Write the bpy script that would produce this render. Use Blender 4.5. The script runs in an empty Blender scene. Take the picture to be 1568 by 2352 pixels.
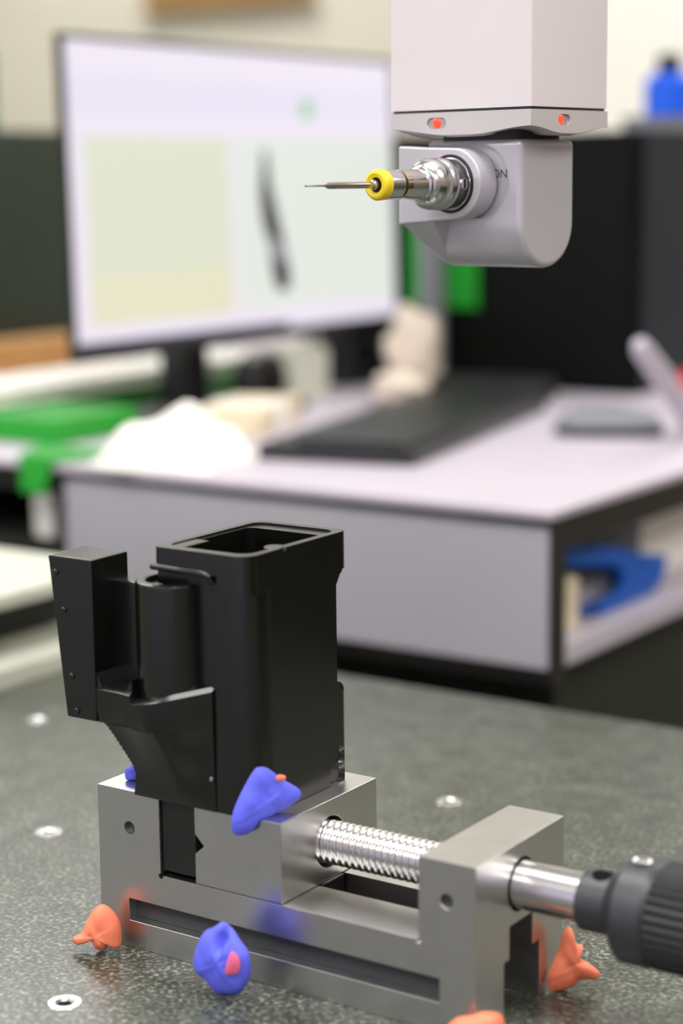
import bpy, bmesh, math, random
from mathutils import Vector, Matrix
from math import sin, cos, pi, radians

SC = bpy.context.scene
COL = SC.collection
S = 0.001                      # everything below is written in millimetres

# ------------------------------------------------------------------ camera
cam_d = bpy.data.cameras.new('camera')
cam = bpy.data.objects.new('camera', cam_d)
COL.objects.link(cam)
cam.matrix_world = Matrix((
    (0.82763554, -0.08704553, 0.55447497, 0.54392),
    (0.56115359, 0.1480934, -0.81435557, -0.60506),
    (-0.01122807, 0.98513523, 0.17141327, 0.33283),
    (0, 0, 0, 1)))
cam_d.sensor_fit = 'VERTICAL'
cam_d.sensor_height = 36
cam_d.lens = 4370 / 2352 * 36
cam_d.clip_start = 0.02
cam_d.clip_end = 50
cam_d.dof.use_dof = True
cam_d.dof.focus_distance = 0.845
cam_d.dof.aperture_fstop = 4.0
SC.camera = cam

# ------------------------------------------------------------------ world, exposure
w = bpy.data.worlds.new('world')
SC.world = w
w.use_nodes = True
w.node_tree.nodes['Background'].inputs[0].default_value = (0.9, 0.95, 1, 1)
w.node_tree.nodes['Background'].inputs[1].default_value = 0.3
SC.view_settings.view_transform = 'Standard'
SC.view_settings.look = 'None'
SC.view_settings.gamma = 1
SC.view_settings.use_curve_mapping = False
SC.view_settings.exposure = 1.2
SC.cycles.use_denoising = True
SC.cycles.max_bounces = 8

# ------------------------------------------------------------------ helpers
def srgb(r, g, b):
    def f(c):
        c /= 255
        return c / 12.92 if c <= 0.04045 else ((c + 0.055) / 1.055) ** 2.4
    return (f(r), f(g), f(b), 1)


def mat(name, col, rough=0.5, metal=0.0, var=0.0, vscale=200, bump=0.0, bscale=600, ior=1.5, emit=0, stretch=(1, 1, 1), rvar=0.0):
    m = bpy.data.materials.new(name)
    m.use_nodes = True
    nt = m.node_tree
    b = nt.nodes['Principled BSDF']
    b.inputs['Base Color'].default_value = col
    b.inputs['Roughness'].default_value = rough
    b.inputs['Metallic'].default_value = metal
    b.inputs['IOR'].default_value = ior
    if emit:
        b.inputs['Emission Color'].default_value = col
        b.inputs['Base Color'].default_value = (0.02, 0.02, 0.02, 1)
        b.inputs['Emission Strength'].default_value = emit
    if var or bump or rvar:
        tc = nt.nodes.new('ShaderNodeTexCoord')
        mp = nt.nodes.new('ShaderNodeMapping')
        mp.inputs['Scale'].default_value = stretch
        nt.links.new(tc.outputs['Object'], mp.inputs['Vector'])
        n = nt.nodes.new('ShaderNodeTexNoise')
        n.inputs['Scale'].default_value = vscale
        n.inputs['Detail'].default_value = 5
        nt.links.new(mp.outputs['Vector'], n.inputs['Vector'])
        if var:
            r = nt.nodes.new('ShaderNodeValToRGB')
            c = col
            r.color_ramp.elements[0].position = 0.3
            r.color_ramp.elements[1].position = 0.7
            r.color_ramp.elements[0].color = (c[0] * (1 - var), c[1] * (1 - var), c[2] * (1 - var), 1)
            r.color_ramp.elements[1].color = (min(1, c[0] * (1 + var)), min(1, c[1] * (1 + var)), min(1, c[2] * (1 + var)), 1)
            nt.links.new(n.outputs['Fac'], r.inputs['Fac'])
            nt.links.new(r.outputs['Color'], b.inputs['Base Color'])
        if rvar:
            mr = nt.nodes.new('ShaderNodeMapRange')
            mr.inputs['From Min'].default_value = 0.3
            mr.inputs['From Max'].default_value = 0.7
            mr.inputs['To Min'].default_value = max(0.02, rough - rvar)
            mr.inputs['To Max'].default_value = rough + rvar
            nt.links.new(n.outputs['Fac'], mr.inputs['Value'])
            nt.links.new(mr.outputs['Result'], b.inputs['Roughness'])
        if bump:
            n2 = nt.nodes.new('ShaderNodeTexNoise')
            n2.inputs['Scale'].default_value = bscale
            n2.inputs['Detail'].default_value = 3
            nt.links.new(mp.outputs['Vector'], n2.inputs['Vector'])
            bp = nt.nodes.new('ShaderNodeBump')
            bp.inputs['Strength'].default_value = bump
            bp.inputs['Distance'].default_value = 0.0005
            nt.links.new(n2.outputs['Fac'], bp.inputs['Height'])
            nt.links.new(bp.outputs['Normal'], b.inputs['Normal'])
    return m


def granite_mat():
    m = bpy.data.materials.new('black_granite')
    m.use_nodes = True
    nt = m.node_tree
    b = nt.nodes['Principled BSDF']
    tc = nt.nodes.new('ShaderNodeTexCoord')
    n1 = nt.nodes.new('ShaderNodeTexNoise'); n1.inputs['Scale'].default_value = 430; n1.inputs['Detail'].default_value = 4; n1.inputs['Roughness'].default_value = 0.6
    n2 = nt.nodes.new('ShaderNodeTexVoronoi'); n2.inputs['Scale'].default_value = 330
    n3 = nt.nodes.new('ShaderNodeTexNoise'); n3.inputs['Scale'].default_value = 60; n3.inputs['Detail'].default_value = 3
    for n in (n1, n2, n3):
        nt.links.new(tc.outputs['Object'], n.inputs['Vector'])
    r1 = nt.nodes.new('ShaderNodeValToRGB')
    e = r1.color_ramp.elements
    e[0].position, e[0].color = 0.30, (0.006, 0.007, 0.005, 1)
    e[1].position, e[1].color = 0.78, (0.40, 0.42, 0.34, 1)
    k = e.new(0.52); k.color = (0.068, 0.076, 0.058, 1)
    k = e.new(0.60); k.color = (0.17, 0.184, 0.145, 1)
    nt.links.new(n1.outputs['Fac'], r1.inputs['Fac'])
    mx = nt.nodes.new('ShaderNodeMix'); mx.data_type = 'RGBA'; mx.blend_type = 'MULTIPLY'
    mx.inputs['Factor'].default_value = 0.7
    r3 = nt.nodes.new('ShaderNodeValToRGB')
    r3.color_ramp.elements[0].position, r3.color_ramp.elements[0].color = 0.35, (0.5, 0.5, 0.5, 1)
    r3.color_ramp.elements[1].position, r3.color_ramp.elements[1].color = 0.7, (1.3, 1.3, 1.3, 1)
    nt.links.new(n3.outputs['Fac'], r3.inputs['Fac'])
    nt.links.new(r1.outputs['Color'], mx.inputs[6])
    nt.links.new(r3.outputs['Color'], mx.inputs[7])
    nt.links.new(mx.outputs[2], b.inputs['Base Color'])
    b.inputs['Roughness'].default_value = 0.3
    bp = nt.nodes.new('ShaderNodeBump'); bp.inputs['Strength'].default_value = 0.05; bp.inputs['Distance'].default_value = 0.0004
    nt.links.new(n2.outputs['Distance'], bp.inputs['Height'])
    nt.links.new(bp.outputs['Normal'], b.inputs['Normal'])
    return m


def finish(me, smooth=30):
    if not smooth:
        me.shade_flat()
    if smooth:
        me.shade_smooth()
        me.set_sharp_from_angle(angle=radians(smooth))


def obj(name, bm, m, parent=None, smooth=30, bevel=0, seg=2, loc=None):
    bmesh.ops.recalc_face_normals(bm, faces=bm.faces)
    me = bpy.data.meshes.new(name)
    bm.to_mesh(me)
    bm.free()
    o = bpy.data.objects.new(name, me)
    COL.objects.link(o)
    me.materials.append(m)
    if bevel:
        bevel_mesh(o, bevel, seg)
    finish(o.data, smooth)
    if parent:
        o.parent = parent
    if loc:
        o.location = Vector(loc) * S
    return o


def apply_mods(o):
    dg = bpy.context.evaluated_depsgraph_get()
    dg.update()
    me = bpy.data.meshes.new_from_object(o.evaluated_get(dg))
    o.modifiers.clear()
    old = o.data
    nm = old.name
    o.data = me
    bpy.data.meshes.remove(old)
    me.name = nm


BEV = []


def bevel_mesh(o, wd, seg=2, ang=35):
    md = o.modifiers.new('b', 'BEVEL')
    md.width = wd * S
    md.segments = seg
    md.limit_method = 'ANGLE'
    md.angle_limit = radians(ang)
    md.use_clamp_overlap = True
    apply_mods(o)
    BEV.append(o)


def cut(o, cutters, op='DIFFERENCE'):
    """boolean with temporary cutter meshes (removed afterwards)"""
    tmp = []
    for bm in cutters:
        bmesh.ops.recalc_face_normals(bm, faces=bm.faces)
        me = bpy.data.meshes.new('t')
        bm.to_mesh(me); bm.free()
        t = bpy.data.objects.new('t', me)
        COL.objects.link(t)
        t.parent = o.parent
        md = o.modifiers.new('c', 'BOOLEAN')
        md.operation = op
        md.solver = 'EXACT'
        md.object = t
        tmp.append(t)
    apply_mods(o)
    for t in tmp:
        me = t.data
        bpy.data.objects.remove(t)
        bpy.data.meshes.remove(me)


def B():
    return bmesh.new()


def box(x0, x1, y0, y1, z0, z1, bm=None):
    bm = bm or B()
    v = [bm.verts.new((x * S, y * S, z * S)) for x in (x0, x1) for y in (y0, y1) for z in (z0, z1)]
    for f in ((0, 1, 3, 2), (4, 6, 7, 5), (0, 4, 5, 1), (2, 3, 7, 6), (0, 2, 6, 4), (1, 5, 7, 3)):
        bm.faces.new([v[i] for i in f])
    return bm


def prism(poly, axis, a, b, bm=None):
    """poly: 2-D points; axis 'x': (y,z), 'y': (x,z), 'z': (x,y)"""
    bm = bm or B()

    def P(p, t):
        if axis == 'x':
            return (t * S, p[0] * S, p[1] * S)
        if axis == 'y':
            return (p[0] * S, t * S, p[1] * S)
        return (p[0] * S, p[1] * S, t * S)
    A = [bm.verts.new(P(p, a)) for p in poly]
    C = [bm.verts.new(P(p, b)) for p in poly]
    n = len(poly)
    bm.faces.new(A)
    bm.faces.new(C[::-1])
    for i in range(n):
        bm.faces.new((A[i], A[(i + 1) % n], C[(i + 1) % n], C[i]))
    return bm


def circ(cx, cy, r, n=32, a0=0.0, a1=2 * pi):
    full = abs(a1 - a0 - 2 * pi) < 1e-6
    k = n if full else n + 1
    return [(cx + r * cos(a0 + (a1 - a0) * i / n), cy + r * sin(a0 + (a1 - a0) * i / n)) for i in range(k)]


def rrect(x0, x1, y0, y1, r, n=6):
    rs = r if isinstance(r, (list, tuple)) else (r,) * 4
    out = []
    for (cx, cy, a, q) in ((x1 - rs[0], y0 + rs[0], -pi / 2, rs[0]), (x1 - rs[1], y1 - rs[1], 0, rs[1]),
                           (x0 + rs[2], y1 - rs[2], pi / 2, rs[2]), (x0 + rs[3], y0 + rs[3], pi, rs[3])):
        out += [(cx + q * cos(a + pi / 2 * i / n), cy + q * sin(a + pi / 2 * i / n)) for i in range(n + 1)]
    return out


def lathe(prof, axis='z', c=(0, 0, 0), n=40, bm=None, sgn=1):
    """prof: (position along axis, radius)"""
    bm = bm or B()
    rings = []
    for t, r in prof:
        if r < 1e-6:
            p = {'x': (t, 0, 0), 'y': (0, t, 0), 'z': (0, 0, t)}[axis]
            rings.append([bm.verts.new(((c[0] + p[0]) * S, (c[1] + p[1]) * S, (c[2] + p[2]) * S))])
            continue
        ring = []
        for i in range(n):
            a = 2 * pi * i / n
            u, v = r * cos(a), r * sin(a)
            p = {'x': (t, u, v), 'y': (u, t, v), 'z': (u, v, t)}[axis]
            ring.append(bm.verts.new(((c[0] + p[0]) * S, (c[1] + p[1]) * S, (c[2] + p[2]) * S)))
        rings.append(ring)
    for A, C in zip(rings, rings[1:]):
        if len(A) == 1 and len(C) == 1:
            continue
        for i in range(n):
            j = (i + 1) % n
            if len(A) == 1:
                bm.faces.new((A[0], C[i], C[j]))
            elif len(C) == 1:
                bm.faces.new((A[i], A[j], C[0]))
            else:
                bm.faces.new((A[i], A[j], C[j], C[i]))
    if len(rings[0]) > 1:
        bm.faces.new(rings[0])
    if len(rings[-1]) > 1:
        bm.faces.new(rings[-1])
    return bm


def tube(pts, r, n=12, bm=None):
    bm = bm or B()
    pts = [Vector(p) for p in pts]
    rings = []
    for i, p in enumerate(pts):
        d = (pts[min(i + 1, len(pts) - 1)] - pts[max(i - 1, 0)]).normalized()
        u = d.cross(Vector((0, 0, 1)) if abs(d.z) < 0.9 else Vector((1, 0, 0))).normalized()
        v = d.cross(u)
        rr = r[i] if isinstance(r, (list, tuple)) else r
        rings.append([bm.verts.new((p + u * rr * cos(2 * pi * k / n) + v * rr * sin(2 * pi * k / n)) * S) for k in range(n)])
    for A, C in zip(rings, rings[1:]):
        for i in range(n):
            bm.faces.new((A[i], A[(i + 1) % n], C[(i + 1) % n], C[i]))
    bm.faces.new(rings[0])
    bm.faces.new(rings[-1][::-1])
    return bm


def hull(pts):
    bm = B()
    for p in pts:
        bm.verts.new(Vector(p) * S)
    r = bmesh.ops.convex_hull(bm, input=bm.verts)
    bmesh.ops.delete(bm, geom=[g for g in r['geom_interior'] if isinstance(g, bmesh.types.BMVert)], context='VERTS')
    return bm


def blob(outline, org, u, v, front, back, rng, nr=7, rough=0.5, dent=None):
    """a lump of putty: outline (a,b) in mm in the plane org + a*u + b*v, inflated to both sides of it"""
    bm = B()
    org, u, v = Vector(org), Vector(u).normalized(), Vector(v).normalized()
    nrm = u.cross(v).normalized()
    pts = []
    m = len(outline)
    for i in range(m):                                   # closed Catmull-Rom, 4 pieces per span
        p0, p1, p2, p3 = (Vector(outline[(i + k - 1) % m]) for k in range(4))
        for t in (0, .25, .5, .75):
            pts.append(0.5 * ((2 * p1) + (p2 - p0) * t + (2 * p0 - 5 * p1 + 4 * p2 - p3) * t * t + (3 * p1 - p0 - 3 * p2 + p3) * t ** 3))
    cx = sum((p for p in pts), Vector((0, 0))) / len(pts)
    n = len(pts)
    ph = [rng.uniform(0, 6.28) for _ in range(6)]

    def wob(a, b):
        return rough * (sin(a * .55 + ph[0]) * sin(b * .5 + ph[1]) + .5 * sin(a * 1.1 + ph[2] + b * .7) + .35 * sin(b * 1.7 + ph[3] - a * .8))
    edge = [bm.verts.new((org + u * p.x + v * p.y) * S) for p in pts]
    for side, h in ((1, front), (-1, back)):
        prev = edge
        for k in range(nr - 1, 0, -1):
            f = k / nr
            ring = []
            for p in pts:
                q = cx + (p - cx) * f
                d = h * (1 - f ** 2.2) ** 0.62 + (wob(q.x, q.y) * (1 - f * .6) if side > 0 else 0)
                if dent and side > 0:
                    for (da, db, dr, dd) in dent:
                        d -= dd * math.exp(-((q.x - da) ** 2 + (q.y - db) ** 2) / dr ** 2)
                ring.append(bm.verts.new((org + u * q.x + v * q.y + nrm * side * d) * S))
            for i in range(n):
                bm.faces.new((prev[i], prev[(i + 1) % n], ring[(i + 1) % n], ring[i]))
            prev = ring
        d = h + (wob(cx.x, cx.y) if side > 0 else 0)
        tip = bm.verts.new((org + u * cx.x + v * cx.y + nrm * side * d) * S)
        for i in range(n):
            bm.faces.new((prev[i], prev[(i + 1) % n], tip))
    return bm


def tag(o, label, cat, group=None):
    o['label'] = label
    o['category'] = cat
    if group:
        o['group'] = group
    return o


def thing(name, loc, label, cat, rotz=0, group=None):
    o = bpy.data.objects.new(name, None)
    o.empty_display_size = 0.02
    COL.objects.link(o)
    o.location = Vector(loc) * S
    o.rotation_euler = (0, 0, radians(rotz))
    return tag(o, label, cat, group)


def struct(name, bm, m, **k):
    o = obj(name, bm, m, **k)
    o['kind'] = 'structure'
    return o


rng = random.Random(7)

# ------------------------------------------------------------------ materials
M_wall = mat('cream_wall', srgb(212, 205, 190), 0.8, var=0.03, vscale=3)
M_wall_right = mat('brown_wall', srgb(150, 136, 120), 0.8, var=0.03, vscale=3)  # unseen wall, dark tint invented to keep steel reflections low
M_wall_front = mat('cool_wall', srgb(206, 198, 226), 0.8, var=0.03, vscale=3)  # unseen wall, lavender tint invented to cool the bounced light
M_wall_left = mat('green_wall', srgb(184, 200, 162), 0.8, var=0.03, vscale=3)  # unseen wall, green tint invented to colour the light from the left
M_ceil = mat('ceiling_white', srgb(238, 236, 232), 0.9, var=0.02, vscale=5)
M_floor = mat('floor_grey', srgb(104, 108, 98), 0.55, var=0.12, vscale=12)
M_lamp = mat('lamp_panel', (1.0, 0.98, 0.97, 1), 0.5, emit=6)
M_granite = granite_mat()
M_steel = mat('ground_steel', (0.60, 0.59, 0.57, 1), 0.31, 1.0, var=0.03, vscale=90)
M_steel_fine = mat('polished_steel', (0.68, 0.67, 0.67, 1), 0.25, 1.0, var=0.03, vscale=120)
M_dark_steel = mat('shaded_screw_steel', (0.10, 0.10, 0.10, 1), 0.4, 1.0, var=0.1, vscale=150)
M_anod = mat('black_anodised', (0.003, 0.0034, 0.0026, 1), 0.25, 0.0, var=0.12, vscale=300, ior=1.62)
M_anod_in = mat('black_anodised_bore', (0.009, 0.010, 0.0085, 1), 0.45, 0.0, var=0.1, vscale=300)
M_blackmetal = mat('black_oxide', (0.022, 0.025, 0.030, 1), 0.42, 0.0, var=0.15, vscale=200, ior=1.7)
M_rubber = mat('black_rubber', (0.011, 0.012, 0.011, 1), 0.6, var=0.1, vscale=300)
M_blue_putty = mat('blue_putty', srgb(98, 106, 240), 0.55, var=0.05, vscale=90, bump=0.25, bscale=260)
M_orange_putty = mat('orange_putty', srgb(255, 136, 100), 0.55, var=0.05, vscale=90, bump=0.25, bscale=260)
M_pink = mat('pink_putty', srgb(240, 110, 150), 0.6, var=0.05, vscale=100)
M_quill = mat('pale_painted_metal', srgb(226, 218, 219), 0.45, var=0.02, vscale=900, bump=0.05, bscale=3000)
M_cap = mat('satin_aluminium_cap', srgb(204, 198, 199), 0.42, 0.15, var=0.02, vscale=900, bump=0.04, bscale=3000)
M_head = mat('satin_silver_housing', srgb(196, 193, 199), 0.36, 0.25, var=0.02, vscale=900, bump=0.05, bscale=3000)
M_probe = mat('brushed_probe_steel', (0.62, 0.61, 0.61, 1), 0.22, 1.0, var=0.05, vscale=200, stretch=(1, 6, 1))
M_gold = mat('gold_ring', (0.75, 0.60, 0.42, 1), 0.12, 1.0, var=0.03, vscale=100)
M_yellow = mat('yellow_ring', srgb(246, 214, 30), 0.4, var=0.03, vscale=200)
M_black = mat('matt_black', (0.008, 0.0085, 0.008, 1), 0.5, var=0.1, vscale=300)
M_carbide = mat('stylus_steel', (0.50, 0.46, 0.41, 1), 0.25, 1.0, var=0.05, vscale=300)
M_red = mat('red_lamp', srgb(255, 60, 34), 0.3, emit=0.9)
M_window = mat('clear_window', srgb(190, 186, 186), 0.15, 0.3, var=0.02, vscale=300)
M_ink = mat('dark_ink', (0.035, 0.036, 0.04, 1), 0.5, var=0.05, vscale=300)
M_lam = mat('white_laminate', srgb(190, 182, 192), 0.45, var=0.015, vscale=12)
M_panel = mat('grey_laminate', srgb(166, 164, 170), 0.5, var=0.015, vscale=12)
M_edge = mat('dark_edging', srgb(30, 27, 22), 0.5, var=0.05, vscale=60)
M_darkin = mat('dark_pedestal', srgb(34, 36, 29), 0.6, var=0.08, vscale=20)
M_plastic = mat('black_plastic', srgb(30, 32, 32), 0.4, var=0.06, vscale=80)
M_cabinet = mat('black_cabinet_paint', srgb(12, 15, 12), 0.5, var=0.06, vscale=30, ior=1.2)
M_cabinet_blue = mat('cabinet_side_sheen', srgb(24, 30, 37), 0.5, var=0.05, vscale=30, ior=1.25)  # cabinet paint with the bluish reflected light put into its colour
M_cabinet_green = mat('dark_green_cabinet_paint', srgb(34, 46, 30), 0.5, var=0.06, vscale=25)
M_paper = mat('white_paper', srgb(248, 245, 236), 0.8, var=0.02, vscale=40)
M_cream = mat('cream_card', srgb(226, 212, 180), 0.8, var=0.05, vscale=60)
M_green = mat('green_plastic', srgb(22, 150, 36), 0.4, var=0.08, vscale=40)
M_green_dark = mat('dark_green_plastic', srgb(12, 96, 26), 0.45, var=0.08, vscale=40)
M_card = mat('cardboard', srgb(206, 150, 88), 0.8, var=0.07, vscale=50)
M_blue = mat('blue_plastic', srgb(0, 88, 188), 0.5, var=0.05, vscale=40)
M_blue_lt = mat('bright_blue_plastic', srgb(10, 92, 230), 0.4, var=0.05, vscale=40)
M_grey = mat('mid_grey_plastic', srgb(120, 122, 128), 0.4, var=0.05, vscale=60)
M_greysteel = mat('grey_cast_metal', srgb(198, 200, 184), 0.45, 0.0, var=0.05, vscale=60)
M_teal = mat('teal_card', srgb(60, 110, 110), 0.6, var=0.05, vscale=40)
M_wood = mat('brown_wood', srgb(150, 116, 70), 0.6, var=0.15, vscale=30, stretch=(1, 1, 6))
M_scr = mat('screen_white', srgb(238, 230, 243), 0.4, emit=0.43)
M_scr_top = mat('screen_toolbar', srgb(232, 225, 243), 0.4, emit=0.43)
M_scr_green = mat('screen_table_green', srgb(226, 230, 208), 0.4, emit=0.42)
M_scr_yellow = mat('screen_table_yellow', srgb(234, 230, 200), 0.4, emit=0.42)
M_scr_view = mat('screen_model_view', srgb(231, 236, 228), 0.4, emit=0.42)
M_scr_icon = mat('screen_icon_green', srgb(140, 205, 130), 0.4, emit=0.43)
M_scr_dark = mat('screen_model_dark', srgb(44, 40, 46), 0.4, emit=0.4)
M_scr_mid = mat('screen_model_grey', srgb(150, 144, 158), 0.4, emit=0.4)
M_scr_bar = mat('screen_task_bar', srgb(52, 50, 84), 0.4, emit=0.4)

# ------------------------------------------------------------------ the room
FZ, CZ = -750, 1950
struct('floor', box(-3600, 2600, -3000, 3100, FZ - 60, FZ), M_floor)
struct('ceiling', box(-3600, 2600, -3000, 3100, CZ, CZ + 60), M_ceil)
struct('wall_back', box(-3600, 2600, 3000, 3100, FZ, CZ), M_wall)
struct('wall_front', box(-3600, 2600, -3100, -3000, FZ, CZ), M_wall_front)
struct('wall_left', box(-3700, -3600, -3100, 3100, FZ, CZ), M_wall_left)
struct('wall_right', box(2600, 2700, -3100, 3100, FZ, CZ), M_wall_right)
struct('baseboard_back', box(-3600, 2600, 2985, 3000, FZ, FZ + 100), M_wall)
for (x, y, where) in ((-2300, 2300, 'over the far left corner'), (0, 2300, 'over the whiteboard'), (1800, 2300, 'over the added dark cabinet'),
                      (-1900, -150, 'midway along the left wall'), (0, -150, 'straight above the vise'), (1800, -150, 'midway along the right wall'),
                      (-2300, -1900, 'at the near left corner'), (0, -1900, 'behind the camera'), (1800, -1900, 'at the near right corner')):
    t = thing('ceiling_light', (x, y, CZ), 'flat white rectangular ceiling light panel ' + where, 'lamp', 0, 'ceiling light panels')
    fr = box(-620, 620, -320, 320, -30, 0)
    obj('frame', fr, M_ceil, t, bevel=3)
    obj('diffuser', box(-595, 595, -295, 295, -34, -30.5), M_lamp, t)

# ------------------------------------------------------------------ granite plate
gp = thing('granite_surface_plate', (0, 0, 0), 'large black speckled granite surface plate under the vise', 'surface plate')
g = obj('slab', box(-1150, 900, -760, 442, -180, 0), M_granite, gp, bevel=3)
spots = [(-269.5, 246), (-118.5, 93), (31.5, -59.5), (32, 247)]
cut(g, [lathe([(-14, 7.4), (5, 7.4)], 'z', (x, y, 0), 28) for x, y in spots])
finish(g.data)
first = None
for x, y in spots:
    if first is None:
        bm = lathe([(-13, 7.3), (-0.2, 7.3), (0.25, 6.9), (0.25, 4.2), (-0.7, 3.1), (-12, 3.1), (-12.6, 7.3)], 'z', (0, 0, 0), 28)
        first = obj('threaded_insert', bm, M_steel_fine, gp, loc=(x, y, 0))
        first['label'] = 'bright steel threaded insert ring set in the granite'
        o = first
    else:
        o = first.copy()
        COL.objects.link(o)
        o.parent = gp
        o.location = Vector((x, y, 0)) * S
M_reflection = mat('painted_reflection_line', (0.10, 0.105, 0.085, 1), 0.35, var=0.4, vscale=300)  # faint reflections on the granite, put in as lighter strips
obj('reflection_line', box(-330, 900, 301.5, 304.5, -0.5, 0.02), M_reflection, gp)
obj('reflection_line', box(55.8, 57.8, 210, 442, -0.5, 0.02), M_reflection, gp)
stand = thing('granite_stand', (0, 0, FZ), 'dark steel stand carrying the granite plate', 'stand')
obj('frame', box(-1050, 800, -680, 360, 380, 569), M_darkin, stand, bevel=4)
for x in (-980, 730):
    for y in (-610, 290):
        obj('leg', box(x - 60, x + 60, y - 60, y + 60, 0, 380), M_darkin, stand, bevel=4)

mc = thing('reflected_block', (790, 180, 0), 'low dark block added out of view for the vise steel to reflect, right of the granite', 'added block')  # unseen block, added so the vise steel reflects something dark
obj('block', box(-70, 90, -330, 240, 18, 230), M_darkin, mc, bevel=8)
obj('foot', box(-85, 105, -345, 255, 0, 18), M_blackmetal, mc, bevel=3)

# ------------------------------------------------------------------ the toolmaker's vise
vise = thing('toolmaker_vise', (0, 0, 0), 'ground steel toolmaker vise clamping the black machined part', 'vise')
W = 73.0
b = obj('vise_body', prism([(0, 0), (192.5, 0), (192.5, 71.6), (166.5, 71.6), (166.5, 36.8), (34.9, 36.8), (34.9, 72.2), (0, 72.2)], 'y', 0, W), M_steel, vise)
cut(b, [
    box(16.4, 176, -1, 6, 12.5, 22.6),                       # long clamping groove, near side
    box(16.4, 176, W - 6, W + 1, 12.5, 22.6),                # and far side
    box(40, 200, 27, 46, 8, 38.5),                           # slot down the middle
    box(40, 200, 22.6, 52, -1, 24.6),                        # wider below
    lathe([(-1, 2.9), (14, 2.9)], 'y', (17.9, 0, 55.2), 24),
    lathe([(-1, 3.6), (0.4, 2.9), (14, 2.9)], 'y', (179.3, 0, 55.4), 24),
    lathe([(160, 11.2), (200, 11.2)], 'x', (0, 36.5, 53.6), 36),
    lathe([(-1, 1.2), (W + 1, 1.2)], 'y', (34.9, 0, 36.4), 12),   # relief cuts in the inner corners
    lathe([(-1, 1.2), (W + 1, 1.2)], 'y', (166.3, 0, 36.4), 12),
])
bevel_mesh(b, 0.55, 2, 40)
finish(b.data, 35)
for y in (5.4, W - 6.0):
    obj('groove_dark_liner', box(16.5, 175.9, y, y + 0.6, 12.6, 22.5), M_blackmetal, vise)  # added plate: the groove's dark reflection put in as a black back wall
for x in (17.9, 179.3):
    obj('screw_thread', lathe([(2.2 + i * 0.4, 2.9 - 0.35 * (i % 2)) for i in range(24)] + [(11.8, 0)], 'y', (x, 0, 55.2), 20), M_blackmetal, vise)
j = obj('moving_jaw', prism([(54.1, 37.0), (99.6, 37.0), (99.6, 72.2), (54.1, 72.2), (54.1, 59.3), (58.9, 54.4), (54.1, 50.3)], 'y', 0.1, W - 0.1), M_steel, vise)
cut(j, [lathe([(80, 11.2), (105, 11.2)], 'x', (0, 36.5, 53.6), 36)])
bevel_mesh(j, 0.6, 2, 40)
finish(j.data, 35)
obj('jaw_keeper', box(62, 101, 28, 45, 18, 37.0), M_dark_steel, vise, bevel=0.6)
# threaded screw: a helical ridge
bm = B()
n, pitch, r0, h = 48, 3.3, 9.5, 1.6
rings = []
x = 88.0
while x <= 167.0:
    ring = []
    for i in range(n):
        a = 2 * pi * i / n
        ph = ((x / pitch) - i / n) % 1.0
        tri = 0.5 + 0.5 * cos(2 * pi * ph)
        tri = tri ** 0.8
        r = r0 - h * (1 - tri)
        ring.append(bm.verts.new((x * S, (36.5 + r * cos(a)) * S, (53.6 + r * sin(a)) * S)))
    rings.append(ring)
    x += 0.27
for A, C in zip(rings, rings[1:]):
    for i in range(n):
        bm.faces.new((A[i], A[(i + 1) % n], C[(i + 1) % n], C[i]))
bm.faces.new(rings[0]); bm.faces.new(rings[-1])
obj('lead_screw', bm, M_steel_fine, vise, smooth=85)
obj('spindle', lathe([(167, 8.5), (190, 8.5), (190.6, 10.0), (224, 10.0)], 'x', (0, 36.5, 53.6), 40), M_steel_fine, vise)
co = obj('collar', lathe([(221.5, 11.2), (222.2, 12.4), (237, 12.4)], 'x', (0, 36.5, 53.6), 40), M_blackmetal, vise)
cut(co, [lathe([(4, 4.2), (30, 4.2)], 'z', (229.5, 34.5, 53.6), 24)])
finish(co.data)
kn = obj('knob', lathe([(234, 12.4), (236.5, 14.5), (240.5, 20.4), (241.6, 21.2), (252.5, 21.2), (255.0, 19.4)], 'x', (0, 36.5, 53.6), 56), M_blackmetal, vise)
cut(kn, [lathe([(15, 2.4), (30, 2.4)], 'z', (246.5, 34.0, 53.6), 20)])
finish(kn.data)
obj('hole_rim', lathe([(20.9, 3.9), (21.35, 3.9), (21.5, 3.4), (21.1, 2.5), (19, 2.45), (18.9, 3.9)], 'z', (246.5, 34.0, 53.6), 24), M_steel_fine, vise)
bm = B()
gear = []
for i in range(72):
    a = 2 * pi * i / 72
    r = 21.0 if i % 2 else 20.0
    gear.append((36.5 + r * cos(a), 53.6 + r * sin(a)))
obj('knurled_grip', prism(gear, 'x', 255.0, 292), M_rubber, vise, smooth=20)

# ------------------------------------------------------------------ the black machined part
part = thing('machined_part', (55, 30, 72.2), 'black anodised machined housing with open rectangular top, held upright in the vise', 'machined part')
PO = Vector((55, 30, 72.2))


def pobj(name, bm, m, parent=part, **k):
    for v in bm.verts:
        v.co -= PO * S
    return obj(name, bm, m, parent, **k)


def shift(bm):
    for v in bm.verts:
        v.co -= PO * S
    return bm


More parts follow.
